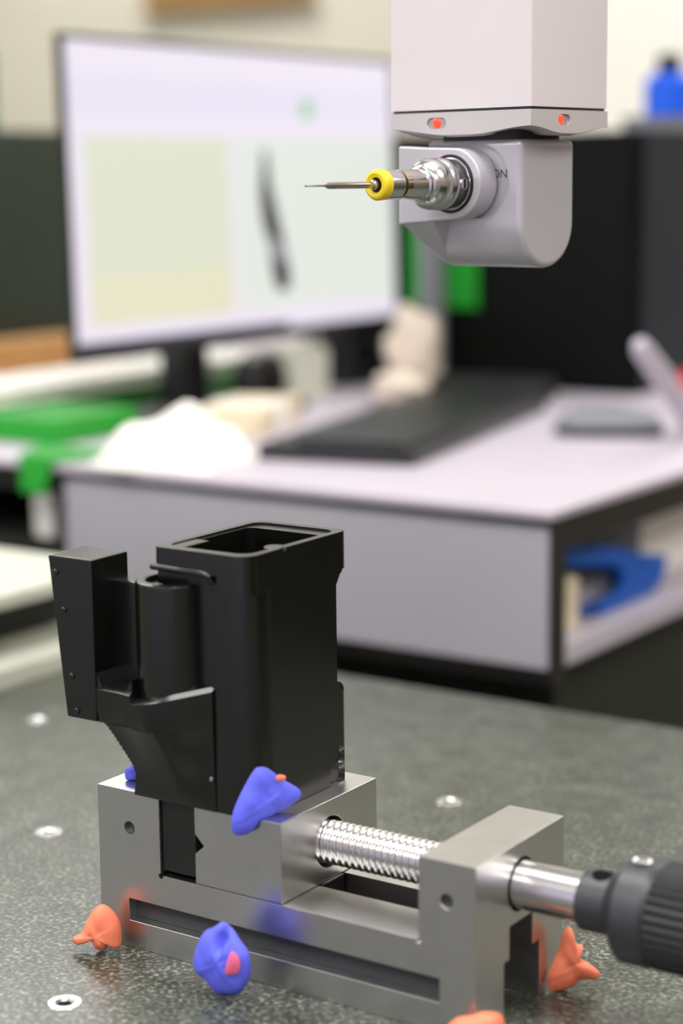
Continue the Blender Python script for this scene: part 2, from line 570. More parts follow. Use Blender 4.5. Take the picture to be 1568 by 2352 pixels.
ZT = 184.0
tb = pobj('well', prism(rrect(41, 89.6, -2.8, 66, (13, 5, 5, 3), 8), 'z', 72.4, ZT - 1), M_anod)
cut(tb, [
    shift(prism([(57.5, 118), (61.5, 113.2), (64.0, 113.0), (66.0, 115.5), (80, 116), (80, 168), (65.5, 168), (60.5, 165.5), (57.5, 161)], 'x', 30, 120)),   # long relief on the far side
    shift(prism(rrect(46, 85, 2.5, 54, 4, 5), 'z', 96, 200)),                   # the well itself
    shift(lathe([(-2.6, 4), (3, 10.5)], 'x', (90.0, 57.5, 76), 28)),            # scooped hollow low on the right
    shift(lathe([(-2.2, 3.5), (3, 8.5)], 'x', (90.0, 58, 84), 28)),
])
bevel_mesh(tb, 0.5, 2, 40)
finish(tb.data, 28)
rim = pobj('rim', prism(rrect(40.4, 90.0, -6.2, 66.8, (7, 5, 8, 4), 7), 'z', 167.5, ZT), M_anod)
cut(rim, [
    shift(prism(rrect(44.2, 86.4, -1.6, 62.8, 6, 6), 'z', 150, 200)),
    shift(lathe([(-3, 1.6), (4, 1.6)], 'x', (88.5, 19, ZT + 0.2), 16)),
    shift(box(30, 74, -9, -2.85, 160, 174.6)),
])
bevel_mesh(rim, 1.3, 2, 40)
finish(rim.data, 28)
pobj('rim_thickening', box(44, 52, -1.8, 18, 172, ZT - 0.5), M_anod, bevel=0.6)
pobj('rim_pad', lathe([(176, 4.6), (ZT - 0.2, 4.6)], 'z', (84.6, 20, 0), 24), M_anod, bevel=0.5)
# lower body: front sweeps outwards from the jaw up to the block, toothed slope on its left side
left = [(24.1, 72.4), (25.9, 77.6), (28.4, 84.3), (28.6, 87.3), (27.5, 90.4), (26.2, 93.8), (24.5, 98.3), (23.2, 101.7), (21.7, 104.9), (19.7, 107.0)]
rows = []
for i in range(len(left) - 1):
    (xa, za), (xb, zb) = left[i], left[i + 1]
    toothed = i >= 2 and i < 8
    for k in range(4 if toothed else 2):
        f = k / (4 if toothed else 2)
        rows.append((xa + (xb - xa) * f - (0.8 if toothed and k % 2 else 0), za + (zb - za) * f))
rows += [(19.7, 107.0), (0.4, 107.1), (0.1, 112)]


def front_y(x, z):
    t = max(0.0, min(1.0, (z - 73) / 36)) ** 1.15
    bulge = -14.0 if x <= 30 else (-14 - (x - 30) * 0.2 if x < 40 else (-16 if x < 52 else min(-1.0, -16 + (x - 52) * 0.89)))
    return -3.2 + t * bulge


cols = [0, .15, .3, .42, .52, .56, .62, .7, .8, .9, 1.0]
XT = [0.1, 9, 18, 27, 36.1, 36.5, 43, 50, 57, 63, 68.8]
bm = B()
F, K = [], []
for (xl, z) in rows:
    fr, bk = [], []
    for c_ in cols:
        x = xl + (68.8 - xl) * c_
        fr.append(bm.verts.new((x * S, front_y(x, z) * S, z * S)))
        bk.append(bm.verts.new((x * S, 24 * S, z * S)))
    F.append(fr); K.append(bk)
fr, bk = [], []
for x in XT:
    z = 123.6 if x < 36.3 else 119.6 + (x - 36.4) * 0.22
    fr.append(bm.verts.new((x * S, front_y(x, 120) * S, z * S)))
    bk.append(bm.verts.new((x * S, 24 * S, z * S)))
lip = [bm.verts.new((v.co.x, v.co.y, v.co.z - 2.0 * S)) for v in fr]
for v in fr:
    v.co.y += 2.6 * S
F.append(lip); K.append([bm.verts.new((v.co.x, v.co.y, v.co.z - 2.0 * S)) for v in bk])
F.append(fr); K.append(bk)
for A, C in zip(F, F[1:]):
    for c_ in range(10):
        bm.faces.new((A[c_], A[c_ + 1], C[c_ + 1], C[c_]))
for A, C in zip(K, K[1:]):
    for c_ in range(10):
        bm.faces.new((A[c_ + 1], A[c_], C[c_], C[c_ + 1]))
for r_ in range(len(F) - 1):
    bm.faces.new((F[r_][0], F[r_ + 1][0], K[r_ + 1][0], K[r_][0]))
    bm.faces.new((F[r_][10], K[r_][10], K[r_ + 1][10], F[r_ + 1][10]))
for c_ in range(10):
    bm.faces.new((F[-1][c_], F[-1][c_ + 1], K[-1][c_ + 1], K[-1][c_]))
    bm.faces.new((F[0][c_ + 1], F[0][c_], K[0][c_], K[0][c_ + 1]))
pobj('lower_body', bm, M_anod, smooth=40)
pobj('clamping_lug', box(35.2, 53.6, 1.5, 70, 39, 73.5), M_anod_in, bevel=0.4)
pobj('front_block', prism([(-7.7, 177.4), (16.8, 177.4), (16.8, 107.2), (0.1, 107.2)], 'y', -17.7, 6), M_anod, bevel=0.8)
for (sx, sz) in ((-3.3, 170.3), (0.6, 154.2), (3.8, 125.6), (6.0, 110.5)):
    pobj('screw_and_glint', lathe([(-18.5, 0.9), (-18.2, 1.4), (-17.5, 1.4)], 'y', (sx, 0, sz), 16), M_anod)
o = pobj('screw_and_glint', lathe([(-4.2, 0.9), (-3.9, 1.4), (-3.0, 1.4)], 'y', (66.5, 0, 87), 16), M_steel)  # highlight on the edge, put in as a bright steel dot
o['label'] = 'small bright steel dot for an edge highlight, low on the front'
pobj('web', box(10, 44, -5, 10, 106, 167), M_anod, bevel=1.5)
boss = pobj('round_boss', lathe([(110, 16.2), (169.5, 16.2)], 'z', (46, 0.5, 0), 48), M_anod)
cut(boss, [shift(lathe([(155, 11.6), (180, 11.6)], 'z', (45.4, 1.5, 0), 40))])
bevel_mesh(boss, 1.5, 2, 40)
finish(boss.data)
pobj('pocket_corner', hull([(16.5, y_, z_) for y_ in (-16.8, -4) for z_ in (121, 129)] + [(20.5, y_, 122) for y_ in (-16.8, -4)]), M_anod)
pobj('pocket_corner', hull([(36.2, y_, z_) for y_ in (-16.8, -8) for z_ in (119, 128)] + [(30.5, y_, 120) for y_ in (-16.8, -8)]), M_anod)
pobj('underside_bead', tube([(40, -6.0, 175.4), (54, -6.2, 175.2), (66, -6.0, 175.0), (70, -5.2, 174.0), (70.8, -3.6, 171.0)], 1.5, 14), M_anod)

# ------------------------------------------------------------------ putty
def putty(name, outline, org, u, v, front, back, m, label, dent=None, rough=0.5):
    bm = blob(outline, org, u, v, front, back, rng, rough=rough, dent=dent)
    o = obj(name, bm, m, smooth=80)
    return tag(o, label, 'putty')


# against the part, on the jaw top
ch = Vector((0.45, 0.893, 0)).normalized()
pa = putty('putty_lump', [(-1.5, -6.3), (4.2, -7.0), (7, -4.6), (13, -2.0), (24, 1.4), (29.5, 5.2), (28, 9), (21, 14), (15.5, 18.8), (12, 21.4), (8, 20.4), (2.6, 13), (-2.0, 4.5), (-3.2, -2)],
      (82.5, -6.0, 72.6), ch, (0, 0, 1), 4.5, 1.6, M_blue_putty,
      'large blue putty lump pressed between the black part and the vise jaw', dent=[(10, 12, 4, 1.2)])
pk = obj('pink_smear', blob([(-2, -1), (2, -1.6), (2.4, 0.4), (-1, 1.4)], (93.6, 8.8, 88.6), ch, (0, 0, 1), 0.8, 0.5, rng, 4, 0.1), M_orange_putty, pa)
# lower blue lump on the granite
pb = putty('putty_lump', [(0, 0.3), (7, 2.0), (11, 6.5), (13.6, 13), (12.8, 21), (8.5, 26.2), (4.2, 31.5), (0.5, 32.6), (-3.5, 29.8), (-9, 26), (-13.5, 16), (-13.6, 9), (-9, 6), (-4, 1.2)],
      (83.0, -19.5, 0.2), (1, .12, 0), (0, 0, 1), 6.0, 6.5, M_blue_putty,
      'blue putty lump standing on the granite against the long front groove of the vise', dent=[(2.0, 26.5, 2.6, 4.5), (1.2, 22.5, 1.8, 4.0)])
pk = obj('pink_smear', blob([(-3, -4), (2.4, -3), (3, 3), (0, 6), (-2, 2)], (92.0, -24.2, 17.5), (1, .5, 0), (0, 0, 1), 1.2, 0.8, rng, 4, 0.2), M_pink, pb)
putty('putty_lump', [(-4.5, 0), (-0.5, -0.4), (2.6, -0.3), (3.4, 3), (2.5, 6.5), (4.4, 9), (2.6, 9.8), (0.3, 8.2), (-2.6, 6.0), (-4.8, 4.6)],
      (11.5, 13.0, 72.6), (0.83, 0.56, 0), (0, 0, 1), 2.4, 2.4, M_blue_putty, 'small blue putty scrap on the vise top behind the left foot of the black part', rough=0.3)
# orange lumps at the corners of the base
putty('putty_lump', [(-1.5, 0.6), (1.8, 0.2), (4.5, 3.2), (8.5, 1.5), (9.8, 6.5), (9.2, 14), (5.5, 19.6), (1.5, 21.6), (-2.5, 19), (-6, 13), (-8.5, 8), (-12.5, 5.4), (-11.5, 2.6), (-7, 3.4), (-4, 4.6)][::1],
      (8.5, -11.0, 0.2), (0.85, 0.42, 0), (0, 0, 1), 5.0, 5.5, M_orange_putty, 'orange putty lump at the left end of the vise base')
putty('putty_lump', [(-6.5, 0.8), (-1, -0.2), (3.5, 1.5), (8, 4.0), (13.5, 3.4), (15, 6.5), (11, 10.5), (6.5, 13.8), (7.6, 19), (4.6, 20.4), (3.4, 25.5), (1.2, 28), (-0.8, 25.5), (-2.6, 19), (-5.5, 12), (-7.6, 6)],
      (199.2, 62.0, 0.2), (0.72, 0.70, 0), (0, 0, 1), 4.6, 4.5, M_orange_putty, 'orange putty lump with pulled peak at the vise end under the spindle')
putty('putty_lump', [(-11, -0.1), (-3, -0.4), (6, -0.2), (11, 1.5), (12, 9), (9.5, 14), (3, 14.6), (-2, 13), (-7, 12), (-11.5, 7)],
      (194.5, -4.0, 0.3), (0.86, 0.52, 0), (0, 0, 1), 5.5, 4.0, M_orange_putty, 'orange putty lump at the near bottom corner of the vise')

# ------------------------------------------------------------------ the probe head of the measuring machine
cm = thing('probe_quill', (126.9, 161.4, 364.4), 'pale grey measuring machine column with probe head and yellow ringed stylus', 'probe', -7.25)
QX, QY = -82.0, 61.4
obj('column', prism(rrect(QX, 0, 0, QY, 1.6, 3), 'z', 0.5, 800), M_quill, cm)
obj('seam', prism(rrect(QX + .8, -.8, .8, QY - .8, 1.2, 3), 'z', -1.5, 0.6), M_ink, cm)
per = []
n = 40


def dip(d, L):
    """height of the cap below the seam at distance d from a corner on a side of length L"""
    d = min(d, L - d) / L
    s = min(1.0, d / 0.42)
    return 8.0 + 3.1 * (s * s * (3 - 2 * s))


for (x0, y0, x1, y1) in ((QX, 0, 0, 0), (0, 0, 0, QY), (0, QY, QX, QY), (QX, QY, QX, 0)):
    L = math.hypot(x1 - x0, y1 - y0)
    for i in range(n):
        f = (i + .001) / n
        per.append((x0 + (x1 - x0) * f, y0 + (y1 - y0) * f, -dip(f * L, L)))
bm = B()
cx, cy = QX / 2, QY / 2
top = [bm.verts.new((p[0] * S, p[1] * S, -0.7 * S)) for p in per]
bot = [bm.verts.new((p[0] * S, p[1] * S, p[2] * S)) for p in per]
inn = [bm.verts.new(((cx + (p[0] - cx) * .86) * S, (cy + (p[1] - cy) * .86) * S, (p[2] - 0.9 if p[2] < -10 else p[2] - .3) * S)) for p in per]
N = len(per)
for i in range(N):
    k = (i + 1) % N
    bm.faces.new((top[i], top[k], bot[k], bot[i]))
    bm.faces.new((bot[i], bot[k], inn[k], inn[i]))
bm.faces.new(top)
c0 = bm.verts.new((cx * S, cy * S, -11 * S))
for i in range(N):
    bm.faces.new((inn[i], inn[(i + 1) % N], c0))
cap = obj('end_cap', bm, M_cap, cm, smooth=25)


def stad(cx, cz, L, r, n=10):
    return circ(cx + L / 2, cz, r, n, -pi / 2, pi / 2) + circ(cx - L / 2, cz, r, n, pi / 2, 3 * pi / 2)


cut(cap, [prism(stad(-54.0, -5.6, 6.5, 2.5), 'y', -1, 1.6), prism(stad(26.0, -5.0, 5.0, 2.4), 'x', -1.6, 1)])
finish(cap.data, 25)
o = obj('indicator_window', prism(stad(-54.0, -5.6, 6.3, 2.4), 'y', 1.0, 2.2), M_window, cap)
o = obj('indicator_light', lathe([(-0.2, 1.5), (0.2, 2.2), (1.4, 2.2)], 'y', (-54.2, 0, -5.6), 20), M_red, cap)
o['label'] = 'glowing red indicator'
o = obj('indicator_window', prism(stad(26.0, -5.0, 4.8, 2.3), 'x', -2.2, -1.0), M_window, cap)
o = obj('indicator_light', lathe([(-1.4, 2.1), (-0.2, 2.1), (0.2, 1.4)], 'x', (0, 23.9, -5.0), 20), M_red, cap)
o['label'] = 'glowing red indicator'
obj('neck', prism(rrect(-62, -14, 10, 48, 8, 5), 'z', -14.5, -9), M_black, cm)
# housing: U-shaped section drawn along x
up = [(6.7, -13.6), (49.6, -13.6)] + circ(28.15, -51.2, 21.45, 32, 0, -pi)
hs = obj('head_housing', prism(up, 'x', -66, -10.2), M_head, cm)
bevel_mesh(hs, 3.0, 4, 60)
cut(hs, [prism(circ(-34, -32.4, 17, 24, -pi / 2, pi / 2) + [(-80, -15.4), (-80, -49.4)], 'y', 0, 9.2)])
bevel_mesh(hs, 0.7, 2, 60)
finish(hs.data, 30)
fc = bpy.data.curves.new('letters', 'FONT')
fc.body = 'ON'
fc.size = 5.6 * S
fc.extrude = 0.05 * S
fc.align_x = 'RIGHT'
fo = bpy.data.objects.new('t', fc)
COL.objects.link(fo)
dg = bpy.context.evaluated_depsgraph_get()
lm = bpy.data.meshes.new_from_object(fo.evaluated_get(dg))
bpy.data.objects.remove(fo)
lm.materials.clear(); lm.materials.append(M_ink)
lt = bpy.data.objects.new('lettering', lm)
COL.objects.link(lt)
lt.parent = hs
lt.rotation_euler = (pi / 2, 0, 0)
lt.location = Vector((-19.6, 9.17, -31.0)) * S
lt['label'] = 'dark letters ON on the recessed face'
# arm plate carrying the probe
AX, AZ = -41.8, -33.5
poly = circ(AX + 1, AZ, 16.3, 28, -pi / 2, pi / 2) + [(-60, -16.6), (-73, -15.8), (-73, -52.2), (-56, -51.0)]
ar = obj('probe_arm', prism(poly, 'y', -5, 8.2), M_head, cm)
bevel_mesh(ar, 0.9, 3, 50)
finish(ar.data, 30)
obj('arm_gusset', hull([(-72.4, -4, -51.6), (-53, -4, -50.2), (-72.4, 12, -45), (-50, 12, -45), (-69, 26, -71.5), (-60, 16, -70), (-56, 26, -72.4), (-70, 26, -50), (-50, 26, -60)]), M_head, cm, bevel=0.7)


def yl(prof, n=44):
    return lathe(prof, 'y', (AX, 0, AZ), n)


pbody = obj('probe_body', yl([(-4.0, 12.0), (-5.4, 12.0), (-5.5, 11.6), (-12.5, 11.6), (-13.0, 11.9), (-15.0, 11.9), (-16.6, 11.0), (-18.0, 11.3), (-20, 11.7), (-22, 11.5), (-24.6, 10.4), (-26.6, 8.8), (-27.2, 7.9),
                           (-28.6, 7.9), (-29.2, 6.9), (-34.0, 6.9), (-39.6, 6.6), (-39.7, 6.0)]), M_probe, cm, smooth=35)
obj('shadow_ring', yl([(-4.9, 13.4), (-5.5, 13.4), (-5.5, 12.2), (-4.9, 12.0)]), M_black, pbody)
obj('gold_band', yl([(-39.6, 6.2), (-39.7, 6.55), (-43.2, 6.55), (-43.3, 6.2)]), M_gold, pbody)
obj('groove', yl([(-43.2, 6.0), (-44.9, 6.0)]), M_black, pbody)
obj('sleeve', yl([(-44.8, 6.0), (-44.9, 6.6), (-53.6, 6.6), (-53.7, 6.2)]), M_probe, pbody)
obj('yellow_ring', yl([(-53.6, 6.2), (-53.7, 6.7), (-57.2, 6.9), (-58.5, 6.2), (-58.9, 5.2), (-58.3, 3.4), (-55.5, 3.1), (-53.6, 3.1)]), M_yellow, pbody)
obj('bore', yl([(-57.4, 3.6), (-55.0, 3.3)]), M_black, pbody)
# lock slot on the visible side of the probe body
obj('lock_slot', prism(stad(-9.2, AZ, 0.1, 2.5), 'x', AX + 9.5, AX + 11.75), M_probe, pbody)
obj('key_slot', prism([(-9.9, AZ - 2.2), (-8.6, AZ - 2.2), (-8.6, AZ + 2.2), (-9.9, AZ + 2.2)], 'x', AX + 9.5, AX + 11.95), M_black, pbody)
st = obj('stylus', yl([(-54, 1.0), (-58.2, 2.3), (-60.2, 2.3), (-60.8, 1.45), (-89.6, 1.45), (-92.2, 0.42), (-103.4, 0.40), (-103.8, 0.0)], 20), M_carbide, cm)
obj('stylus_tip', yl([(-103.2, 0.0), (-103.5, 0.42), (-104.0, 0.5), (-104.5, 0.35), (-104.7, 0)], 12), M_carbide, st)

# ------------------------------------------------------------------ fixture rail on the granite, far left
fx = thing('fixture_rail', (-420, 200, 0), 'grey cast metal fixture with a base flange at the left edge of the granite', 'fixture')
obj('base_flange', box(-180, 83.5, -140, 250, 0, 14), M_greysteel, fx, bevel=1.5)
obj('upright', box(-160, 60, -130, 92, 14, 48), M_greysteel, fx, bevel=1.5)
obj('shaded_web', box(-160, 20, 92, 240, 14, 40), M_darkin, fx, bevel=1)  # same fixture metal, coloured dark for the shadow under the top plate
obj('top_plate', box(-170, 62, -135, 235, 48, 58), M_greysteel, fx, bevel=1.5)

# ------------------------------------------------------------------ desk unit
dk = thing('desk', (-300, 579, FZ), 'white topped desk unit with grey front panel and open right side behind the granite', 'desk')
DZ = -FZ


def dbox(name, x0, x1, y0, y1, z0, z1, m, bev=1.0):
    return obj(name, box(x0 + 300, x1 + 300, y0 - 579, y1 - 579, z0 + DZ, z1 + DZ), m, dk, bevel=bev)


dbox('desktop', -1700, -79, 575, 1750, 94, 100, M_lam, 0.8)
dbox('desktop_core', -1699, -80.5, 598, 1749, 70, 94, M_edge, 0.5)
dbox('front_panel', -546, -84, 579, 597, -17, 86.5, M_panel, 1.0)
dbox('edge_strip', -83.8, -79, 579.5, 597, -29, 93.8, M_edge, 0.4)
dbox('gap_shadow_strip', -546, -84, 586, 597, 86.5, 94, M_edge, 0.3)  # dark strip standing in for the shadow line under the desktop
dbox('divider', -564, -546, 585, 1220, -17, 70, M_edge, 0.5)
dbox('bottom_shelf', -1700, -79, 597, 1220, -17, -2, M_lam, 0.8)
dbox('shelf_edge', -560, -80, 585, 597.5, -30, -17, M_edge, 0.5)
dbox('back_panel', -1700, -82, 1220, 1236, -17, 70, M_panel, 0.5)
dbox('bay_floor', -1700, -564, 600, 1220, -2, 26, M_darkin, 0.5)
dbox('pedestal', -1690, -110, 640, 1700, -750, -17, M_darkin, 2)
# things inside the open right side
def bin_mesh(x0, x1, y0, y1, z0, z1, tp, th=3):
    bm = B()
    lo = [(x0 + tp, y0 + tp), (x1 - tp, y0 + tp), (x1 - tp, y1 - tp), (x0 + tp, y1 - tp)]
    hi = [(x0, y0), (x1, y0), (x1, y1), (x0, y1)]
    hi2 = [(x0 + th, y0 + th), (x1 - th, y0 + th), (x1 - th, y1 - th), (x0 + th, y1 - th)]
    lo2 = [(x0 + tp + th, y0 + tp + th), (x1 - tp - th, y0 + tp + th), (x1 - tp - th, y1 - tp - th), (x0 + tp + th, y1 - tp - th)]
    R = []
    for ps, z in ((lo, z0), (hi, z1), (hi2, z1), (lo2, z0 + th)):
        R.append([bm.verts.new((p[0] * S, p[1] * S, z * S)) for p in ps])
    for A, C in zip(R, R[1:]):
        for i in range(4):
            bm.faces.new((A[i], A[(i + 1) % 4], C[(i + 1) % 4], C[i]))
    bm.faces.new(R[0]); bm.faces.new(R[-1])
    return bm


t = thing('storage_bin', (-160, 720, -2), 'blue plastic storage bin with a cut away side on the lower shelf', 'bin')
side = [(-84, 66), (-10, 54), (46, 38), (101, 27), (92, 9), (74, 1), (-25, 1), (-27, 10), (14, 15.5), (19, 25), (9, 35), (-84, 50)]
obj('side_wall', prism(side, 'x', 55, 59), M_blue, t, bevel=0.8)
obj('back_wall', prism([(-84, 60), (86, 27), (74, 1), (-70, 1)], 'x', -58, -54), M_blue, t, bevel=0.8)
obj('floor', box(-54, 55, -30, 74, 1, 4), M_blue, t)
obj('end_wall', hull([(-54, 74, 1), (55, 74, 1), (-54, 86, 27), (55, 92, 27), (-54, 77, 1), (55, 77, 1), (-54, 89, 27), (55, 95, 27)]), M_blue, t)
t = thing('white_box', (-260, 900, -2), 'white box behind the blue storage bin under the desktop', 'box')
obj('carton', box(-60, 130, -70, 60, 0, 66), M_paper, t, bevel=2)
obj('lid', box(-62, 132, -72, 62, 58, 70), M_paper, t, bevel=1.5)
t = thing('paper_pad', (-160, 700, 2.5), 'pale paper pad lying inside the blue storage bin', 'paper')
obj('sheets', box(-40, 40, -6, 58, 0, 14), M_panel, t, bevel=1)
obj('cover', box(-40, 40, -6, 58, 14, 15), M_lam, t)
t = thing('parts_box', (-125, 634, -2), 'small cream card box at the near end of the lower shelf', 'box')
obj('carton', box(-24, 26, -32, 22, 0, 38), M_cream, t, bevel=1)
obj('flap', box(-24, 26, -32, 22, 38.2, 39.4), M_cream, t)
# white canister in the left bay
t = thing('canister', (-592, 628, 26), 'white rounded canister in the dark bay left of the grey panel', 'canister')
obj('body', lathe([(0, 22), (3, 27), (36, 27), (41, 22)], 'z', (0, 0, 0), 32), M_paper, t)
obj('lid', lathe([(40.8, 20), (42, 22), (42.8, 21)], 'z', (0, 0, 0), 32), M_paper, t)

# ------------------------------------------------------------------ monitor
mn = thing('monitor', (-690, 968, 100), 'black framed computer monitor showing a measuring program', 'monitor')
MO = Vector((-690, 968, 100))
tilt = Matrix.Rotation(radians(-1.0), 4, 'Y')
# screen frame: local origin at the screen's lower edge centre, x out of the screen
scr = bpy.data.objects.new('screen_panel', None)


def mobj(name, bm, m, parent, **k):
    for v in bm.verts:
        q = tilt @ (v.co - Vector((0, 0, 0)))
        v.co = q + Vector((0.051, 0.008, 0.070))
    return obj(name, bm, m, parent, **k)


HW, HH = 276, 297
cs = mobj('casing', box(-7, -0.5, -HW, HW, 0, HH), M_plastic, mn, bevel=1)
mobj('rear_shell', box(-38, -7, -180, 180, 40, 260), M_plastic, cs, bevel=4)
mobj('bezel', box(-0.6, 2.0, -HW, HW, 0, 11), M_plastic, cs, bevel=.5)
mobj('bezel', box(-0.6, 2.0, -HW, HW, HH - 5, HH), M_plastic, cs, bevel=.5)
mobj('bezel', box(-0.6, 2.0, -HW, -HW + 4, 11, HH - 5), M_plastic, cs, bevel=.5)
mobj('bezel', box(-0.6, 2.0, HW - 5, HW, 11, HH - 5), M_plastic, cs, bevel=.5)
ds = mobj('display', box(-0.6, 0.4, -HW + 4, HW - 5, 11, HH - 5), M_scr, mn)
mobj('toolbar', box(0.3, 0.6, -HW + 4, HW - 5, 226, 262), M_scr_top, ds)
mobj('task_bar', box(0.3, 0.7, -HW + 4, 60, 11, 17), M_scr_bar, ds)
mobj('results_table', box(0.3, 0.7, -HW + 26, -34, 78, 206), M_scr_green, ds)
mobj('results_table', box(0.3, 0.7, -HW + 26, -34, 32, 78), M_scr_yellow, ds)
mobj('model_view', box(0.3, 0.7, -22, HW - 8, 34, 206), M_scr_view, ds)
mobj('status_icon', prism(circ(104, 238, 10, 20), 'x', 0.3, 1.0), M_scr_icon, ds)
mobj('model_picture', prism([(24, 196), (30, 196), (35, 160), (46, 130), (60, 90), (66, 60), (62, 50), (42, 50), (34, 70), (30, 100), (20, 120), (16, 150)], 'x', 0.6, 1.0), M_scr_dark, ds)
mobj('model_picture', prism([(31, 108), (58, 96), (62, 80), (34, 84)], 'x', 0.9, 1.2), M_scr_mid, ds)
obj('neck', box(-22, 12, -60, -18, 8, 140), M_plastic, mn, bevel=4)
obj('foot', prism(rrect(-38, 95, -190, 60, 30, 6), 'z', 0, 9), M_plastic, mn, bevel=2)

# ------------------------------------------------------------------ keyboard
kb = thing('keyboard', (-380, 898, 100), 'black computer keyboard lying on the white desktop', 'keyboard', 12.5)
obj('case', box(-84, 58, -205, 205, 0, 14), M_plastic, kb, bevel=3)
row = B()
for r_ in range(6):
    for k_ in range(21):
        box(-50 + r_ * 17, -35.5 + r_ * 17, -200 + k_ * 19, -184 + k_ * 19, 14, 19, row)
o = obj('keys', row, M_plastic, kb)
o['kind'] = 'stuff'

t = thing('black_pouch', (-470, 1180, 100), 'small black pouch behind the far end of the keyboard', 'pouch', 5)
obj('body', prism(rrect(-62, 62, -36, 36, 14, 5), 'z', 0, 22), M_rubber, t, bevel=5, seg=3)
obj('flap', prism(rrect(-60, 60, -34, 4, 12, 5), 'z', 22, 24.5), M_rubber, t, bevel=1)

# ------------------------------------------------------------------ things on the desk
t = thing('computer_mouse', (-232, 975, 100), 'grey and black computer mouse on the right of the desktop', 'mouse', 25)
obj('base', prism(rrect(-50, 50, -30, 30, 22, 6), 'z', 0, 9), M_plastic, t, bevel=1.5)
obj('shell', hull([(x * a, y * a, z) for (z, a) in ((9, .95), (17, .88), (23, .66), (26, .3)) for (x, y) in rrect(-50, 50, -30, 30, 22, 5)]), M_grey, t, smooth=60)
t = thing('white_wand', (-140, 960, 100), 'slim white wand leaning up at the right edge of the desk', 'wand')
obj('shaft', tube([(2, 60, 2), (-6, 20, 18), (-9, -2, 28), (-10, -50, 62), (-10, -92, 90), (-10, -97, 96)], [11, 11, 11, 10, 9, 6], 16), M_lam, t)
obj('foot', box(-18, 24, 40, 80, 0, 10), M_lam, t, bevel=4)
t = thing('red_capped_bottle', (-168, 1012, 100), 'white bottle with a red cap behind the white wand at the right edge', 'bottle')
obj('body', lathe([(0, 11), (2, 12), (36, 12), (40, 9)], 'z', (0, 0, 0), 24), M_lam, t)
obj('cap', lathe([(38, 11), (56, 11), (58, 9)], 'z', (0, 0, 0), 24), mat('red_plastic', srgb(214, 30, 38), 0.4, var=0.04, vscale=60), t)

eq = thing('equipment_cabinet', (-520, 1270, 100), 'large black equipment cabinet standing on the desk behind the probe head', 'cabinet')
obj('housing', box(-190, 175, 0, 420, 0, 283), M_cabinet, eq, bevel=3)
obj('side_panel', box(175, 178, 6, 414, 6, 277), M_cabinet_blue, eq, bevel=1)
obj('front_door', box(-184, 168, -4, 0, 8, 276), M_cabinet, eq, bevel=1)
obj('handle', box(-170, -160, -10, -4, 110, 180), M_plastic, eq, bevel=1)
t = thing('blue_bottle', (-376, 1408, 399), 'bright blue bottle with a black cap on top of the black cabinet', 'bottle')
obj('body', lathe([(0, 25), (3, 27), (40, 27), (47, 22), (50, 12)], 'z', (0, 0, 0), 28), M_blue_lt, t)
obj('cap', lathe([(49, 14), (67, 14), (69, 12)], 'z', (0, 0, 0), 28), M_plastic, t)
t = thing('grey_tin', (-378, 1410, 383), 'flat grey tin under the blue bottle on the black cabinet', 'tin')
obj('body', prism(rrect(-29, 29, -60, 60, 6, 4), 'z', 0, 12), M_grey, t, bevel=0.8)
obj('lid', prism(rrect(-30, 30, -61, 61, 6, 4), 'z', 12, 16), M_grey, t, bevel=0.8)

lc = thing('storage_cabinet', (-1250, 1120, 100), 'dark green cabinet behind the left edge of the monitor', 'cabinet')
obj('housing', box(-300, 150, -260, 300, 42, 298), M_cabinet_green, lc, bevel=3)
obj('plinth', box(-290, 140, -250, 290, 0, 42), M_cabinet_green, lc, bevel=1)
obj('door', box(150, 153, -255, 295, 48, 292), M_cabinet_green, lc, bevel=1)
t = thing('cardboard_box', (-1050, 1145, 100), 'tan cardboard box in front of the dark green cabinet', 'box')
obj('carton', box(-40, 30, -200, 62, 0, 50), M_card, t, bevel=1.5)
obj('tape', box(-6, 6, -200.5, 62.5, 49.8, 50.6), M_cream, t)
t = thing('teal_folder', (-1130, 1060, 398), 'teal folder standing on the dark green cabinet at the left edge', 'folder')
obj('cover', box(-20, 20, -120, 38, 0, 90), M_teal, t, bevel=2)
obj('spine_label', box(20, 21, -100, -60, 20, 70), M_paper, t)

# white paper stack in a green tray, left of the monitor foot
t = thing('paper_tray', (-795, 930, 100), 'green plastic tray lying on the desk left of the monitor', 'tray')
obj('tray', bin_mesh(-66, 64, -262, 270, 0, 26, 3, 4), M_green, t, bevel=1)
obj('pocket', box(66, 172, -275, -160, 0, 24), M_green, t, bevel=3)
t = thing('paper_stack', (-795, 930, 104.2), 'thick stack of white paper lying in the green tray', 'paper')
for k_ in range(5):
    a = rng.uniform(-3, 3)
    obj('sheaf', box(-53 + a, 52 + a, -246 + a, 252 + a, k_ * 7 + 0.05, k_ * 7 + 6.8), M_paper, t, bevel=1)
# green strap hanging over the front edge of the desk
t = thing('green_strap', (-552, 600, 100), 'green webbing strap hanging over the front edge of the desk', 'strap')
obj('webbing', hull([(-70, 30, 0.5), (20, 40, 0.5), (-40, -28, .5), (0, -28, 0.5), (-70, 30, 5), (20, 40, 5), (-40, -28, 5), (0, -28, 5)]), M_green, t, bevel=1)
obj('end', hull([(-38, -28, 5), (0, -28, 5), (-34, -32, -26), (-8, -32, -26), (-38, -25, 5), (0, -25, 5), (-34, -27, -26), (-8, -27, -26)]), M_green, t, bevel=1)
